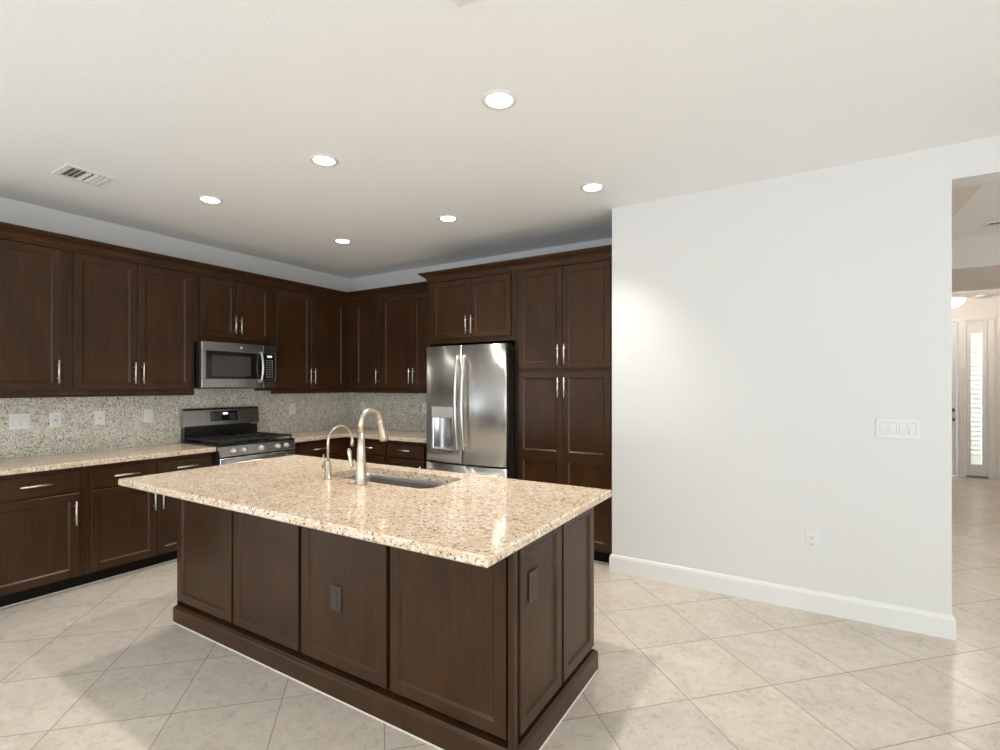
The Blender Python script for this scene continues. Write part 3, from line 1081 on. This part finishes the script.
# ------------------------------------------------------------------ ceiling things
CANS = [(3.785, -2.485, 'largest recessed ceiling light, above the middle of the photo'),
        (2.525, -2.485, 'middle recessed light of the front row, above the island'),
        (1.265, -2.485, 'left recessed light of the front row, nearest the ceiling vent'),
        (3.785, -1.230, 'recessed ceiling light nearest the white wall corner'),
        (2.525, -1.230, 'middle recessed light of the back row, above and left of refrigerator'),
        (1.265, -1.230, 'smallest recessed light, nearest the back corner')]
FILL_CANS = [(2.5, -5.0), (4.3, -4.9), (7.3, -5.5), (7.3, -3.0), (5.0, -7.5), (7.4, .5)]  # unseen recessed lights added to brighten the rooms, the last one in the hall
for x, y, lab in CANS + [(x, y, 'added fill light built as a recessed ceiling light, out of view') for x, y in FILL_CANS]:
    t = thing('recessed_light', lab, 'ceiling light', (x, y, H), 0, 'recessed ceiling lights' if (x, y) not in FILL_CANS else 'added recessed fill lights out of view')
    bm = B()
    lathe(bm, (0, 0, 0), [(.062, .0), (.064, .004), (.070, .006), (.084, .004), (.086, 0.0)], '-z', 32)
    obj('trim_ring', bm, TRIMW, t)
    bm = B(); lathe(bm, (0, 0, 0), [(.0625, .0005), (.061, .0035), (.04, .006), (0, .007)], '-z', 32); obj('lens', bm, LENS, t)
    sp = bpy.data.lights.new('lamp', 'SPOT')
    sp.energy = 80 if (x, y) not in FILL_CANS else (115 if y > 0 else 66)
    sp.color = (1.0, .94, .83)
    sp.spot_size = math.radians(92 if (x, y) not in FILL_CANS else 120)
    sp.spot_blend = 1.0
    sp.shadow_soft_size = .06
    so = bpy.data.objects.new('lamp', sp)
    so.location = (0, 0, -.03)
    so.parent = t
    COL.objects.link(so)


def vent(label, loc, wx, wy, rz=0):
    t = thing('ceiling_vent', label, 'vent', loc, rz, 'ceiling air vents')
    bm = B()
    f = .032
    for a in ((-wx / 2, wx / 2, -wy / 2, -wy / 2 + f), (-wx / 2, wx / 2, wy / 2 - f, wy / 2),
              (-wx / 2, -wx / 2 + f, -wy / 2 + f, wy / 2 - f), (wx / 2 - f, wx / 2, -wy / 2 + f, wy / 2 - f)):
        box(bm, *a, -.007, 0, .002)
    obj('frame', bm, TRIMW, t)
    bm = B(); box(bm, -wx / 2 + f, wx / 2 - f, -wy / 2 + f, wy / 2 - f, -.001, -.0003); obj('duct_backing', bm, DUCT, t)
    bm = B()
    ix, iy = wx / 2 - f, wy / 2 - f
    def sl(p0, p1, nx, ny):
        # tilted louvre between p0 and p1 leaning along (nx, ny)
        a, b_ = Vector((*p0, -.002)), Vector((*p1, -.002))
        o_ = Vector((nx * .015, ny * .015, -.010))
        th = Vector((0, 0, .0015))
        loft(bm, [[a, a + o_, a + o_ + th, a + th], [b_, b_ + o_, b_ + o_ + th, b_ + th]], smooth=False)
    n = 3
    for i in range(n):
        k = (i + .35) / n
        sl((-ix + k * ix * .85, -iy), (-ix + k * ix * .85, iy), -1, 0)
        sl((ix - k * ix * .85, -iy), (ix - k * ix * .85, iy), 1, 0)
    for i in range(5):
        y = -iy + (i + .5) * 2 * iy / 5
        sl((-ix * .14, y), (ix * .14, y), 0, 1)
    obj('louvers', bm, TRIMW, t)
    return t


vent('white square ceiling air vent above the left cabinets', (.990, -3.157, H), .258, .258, L90)
vent('white ceiling air vent cut by the top edge of photo', (4.120, -3.222, H), .30, .30)
vent('white ceiling air vent in the hallway', (6.52, 1.285, H), .30, .13)
t = thing('smoke_detector', 'small round white detector on the foyer ceiling', 'detector', (7.36, 5.85, H))
bm = B(); lathe(bm, (0, 0, 0), [(.075, 0), (.075, .012), (.066, .024), (.05, .032), (0, .034)], '-z', 24); obj('detector_body', bm, TRIMW, t)

# foyer lamp
t = thing('ceiling_lamp', 'glowing bowl shaped ceiling lamp in the foyer', 'ceiling light', (6.76, 4.6, H))
bm = B(); lathe(bm, (0, 0, 0), [(.065, 0), (.065, .015), (.05, .025), (.010, .028), (.010, .30), (0, .30)], '-z', 20); obj('stem', bm, CHROME, t)
bm = B(); lathe(bm, (0, 0, -.20), [(.178, -.004), (.182, 0), (.178, .02), (.155, .062), (.11, .098), (.05, .118), (0, .122)], '-z', 32); obj('lamp_bowl', bm, BOWL, t)
bm = B(); lathe(bm, (0, 0, -.31), [(.012, 0), (.016, .012), (.008, .024), (0, .028)], '-z', 14); obj('finial', bm, CHROME, t)
pl = bpy.data.lights.new('lamp', 'POINT'); pl.energy = 62; pl.color = (1, .91, .80); pl.shadow_soft_size = .10
po = bpy.data.objects.new('lamp', pl); po.location = (0, 0, -.10); po.parent = t; COL.objects.link(po)

# entry door, sidelight, casings
bm = B(); door_geo(bm, 6.232, 7.138, .012, 2.445, 6.078, t=.045, rail=.13, mids=((.62, .74), (1.35, 1.47)))
d1 = struct('door_1', bm, TRIMW)
for z in (1.060, .908):
    bm = B(); lathe(bm, (7.085, 6.078, z), [(.030, 0), (.030, .008), (.012, .012), (.012, .030), (.026, .036), (.028, .050), (.018, .060), (0, .062)], '-y', 18); obj('knob', bm, DKSTEEL, d1, label='dark round door knob')
CAS = B()
for x0, x1 in ((6.13, 6.225), (7.150, 7.246), (7.502, 7.585)):
    box(CAS, x0, x1, 6.040, 6.060, 0, 2.46, .004)
    box(CAS, x0 + .018, x1 - .018, 6.033, 6.041, 0, 2.46, .003)
box(CAS, 6.13, 7.585, 6.040, 6.060, 2.46, 2.545, .004)
box(CAS, 6.13, 7.585, 6.033, 6.041, 2.478, 2.527, .003)
struct('trim_1', CAS, TRIMW)['label'] = 'white casing around entry door and sidelight'
bm = B()
box(bm, 7.252, 7.306, 6.070, 6.120, .03, 2.42, .003); box(bm, 7.434, 7.498, 6.070, 6.120, .03, 2.42, .003)
box(bm, 7.306, 7.434, 6.070, 6.120, .03, .20, .003); box(bm, 7.306, 7.434, 6.070, 6.120, 2.280, 2.42, .003)
w1 = struct('window_1', bm, TRIMW)
bm = B(); box(bm, 7.306, 7.434, 6.105, 6.111, .20, 2.28); obj('window_pane', bm, GLASS, w1)
bm = B()
for i in range(28):
    z = .225 + i * .0735
    loft(bm, [[(7.309, 6.080, z - .025), (7.309, 6.082, z - .025), (7.309, 6.098, z + .0735), (7.309, 6.096, z + .0735)],
              [(7.431, 6.080, z - .025), (7.431, 6.082, z - .025), (7.431, 6.098, z + .0735), (7.431, 6.096, z + .0735)]], smooth=False)
box(bm, 7.308, 7.432, 6.078, 6.100, .200, .214)
tag(obj('window_blind', bm, BLIND), 'closed white slatted blind glowing inside the sidelight', 'blind')
bm = B(); box(bm, 7.246, 7.502, 6.040, 6.12, 0, .03, .003); struct('trim_2', bm, DKSTEEL)['label'] = 'dark metal threshold strip under the sidelight'
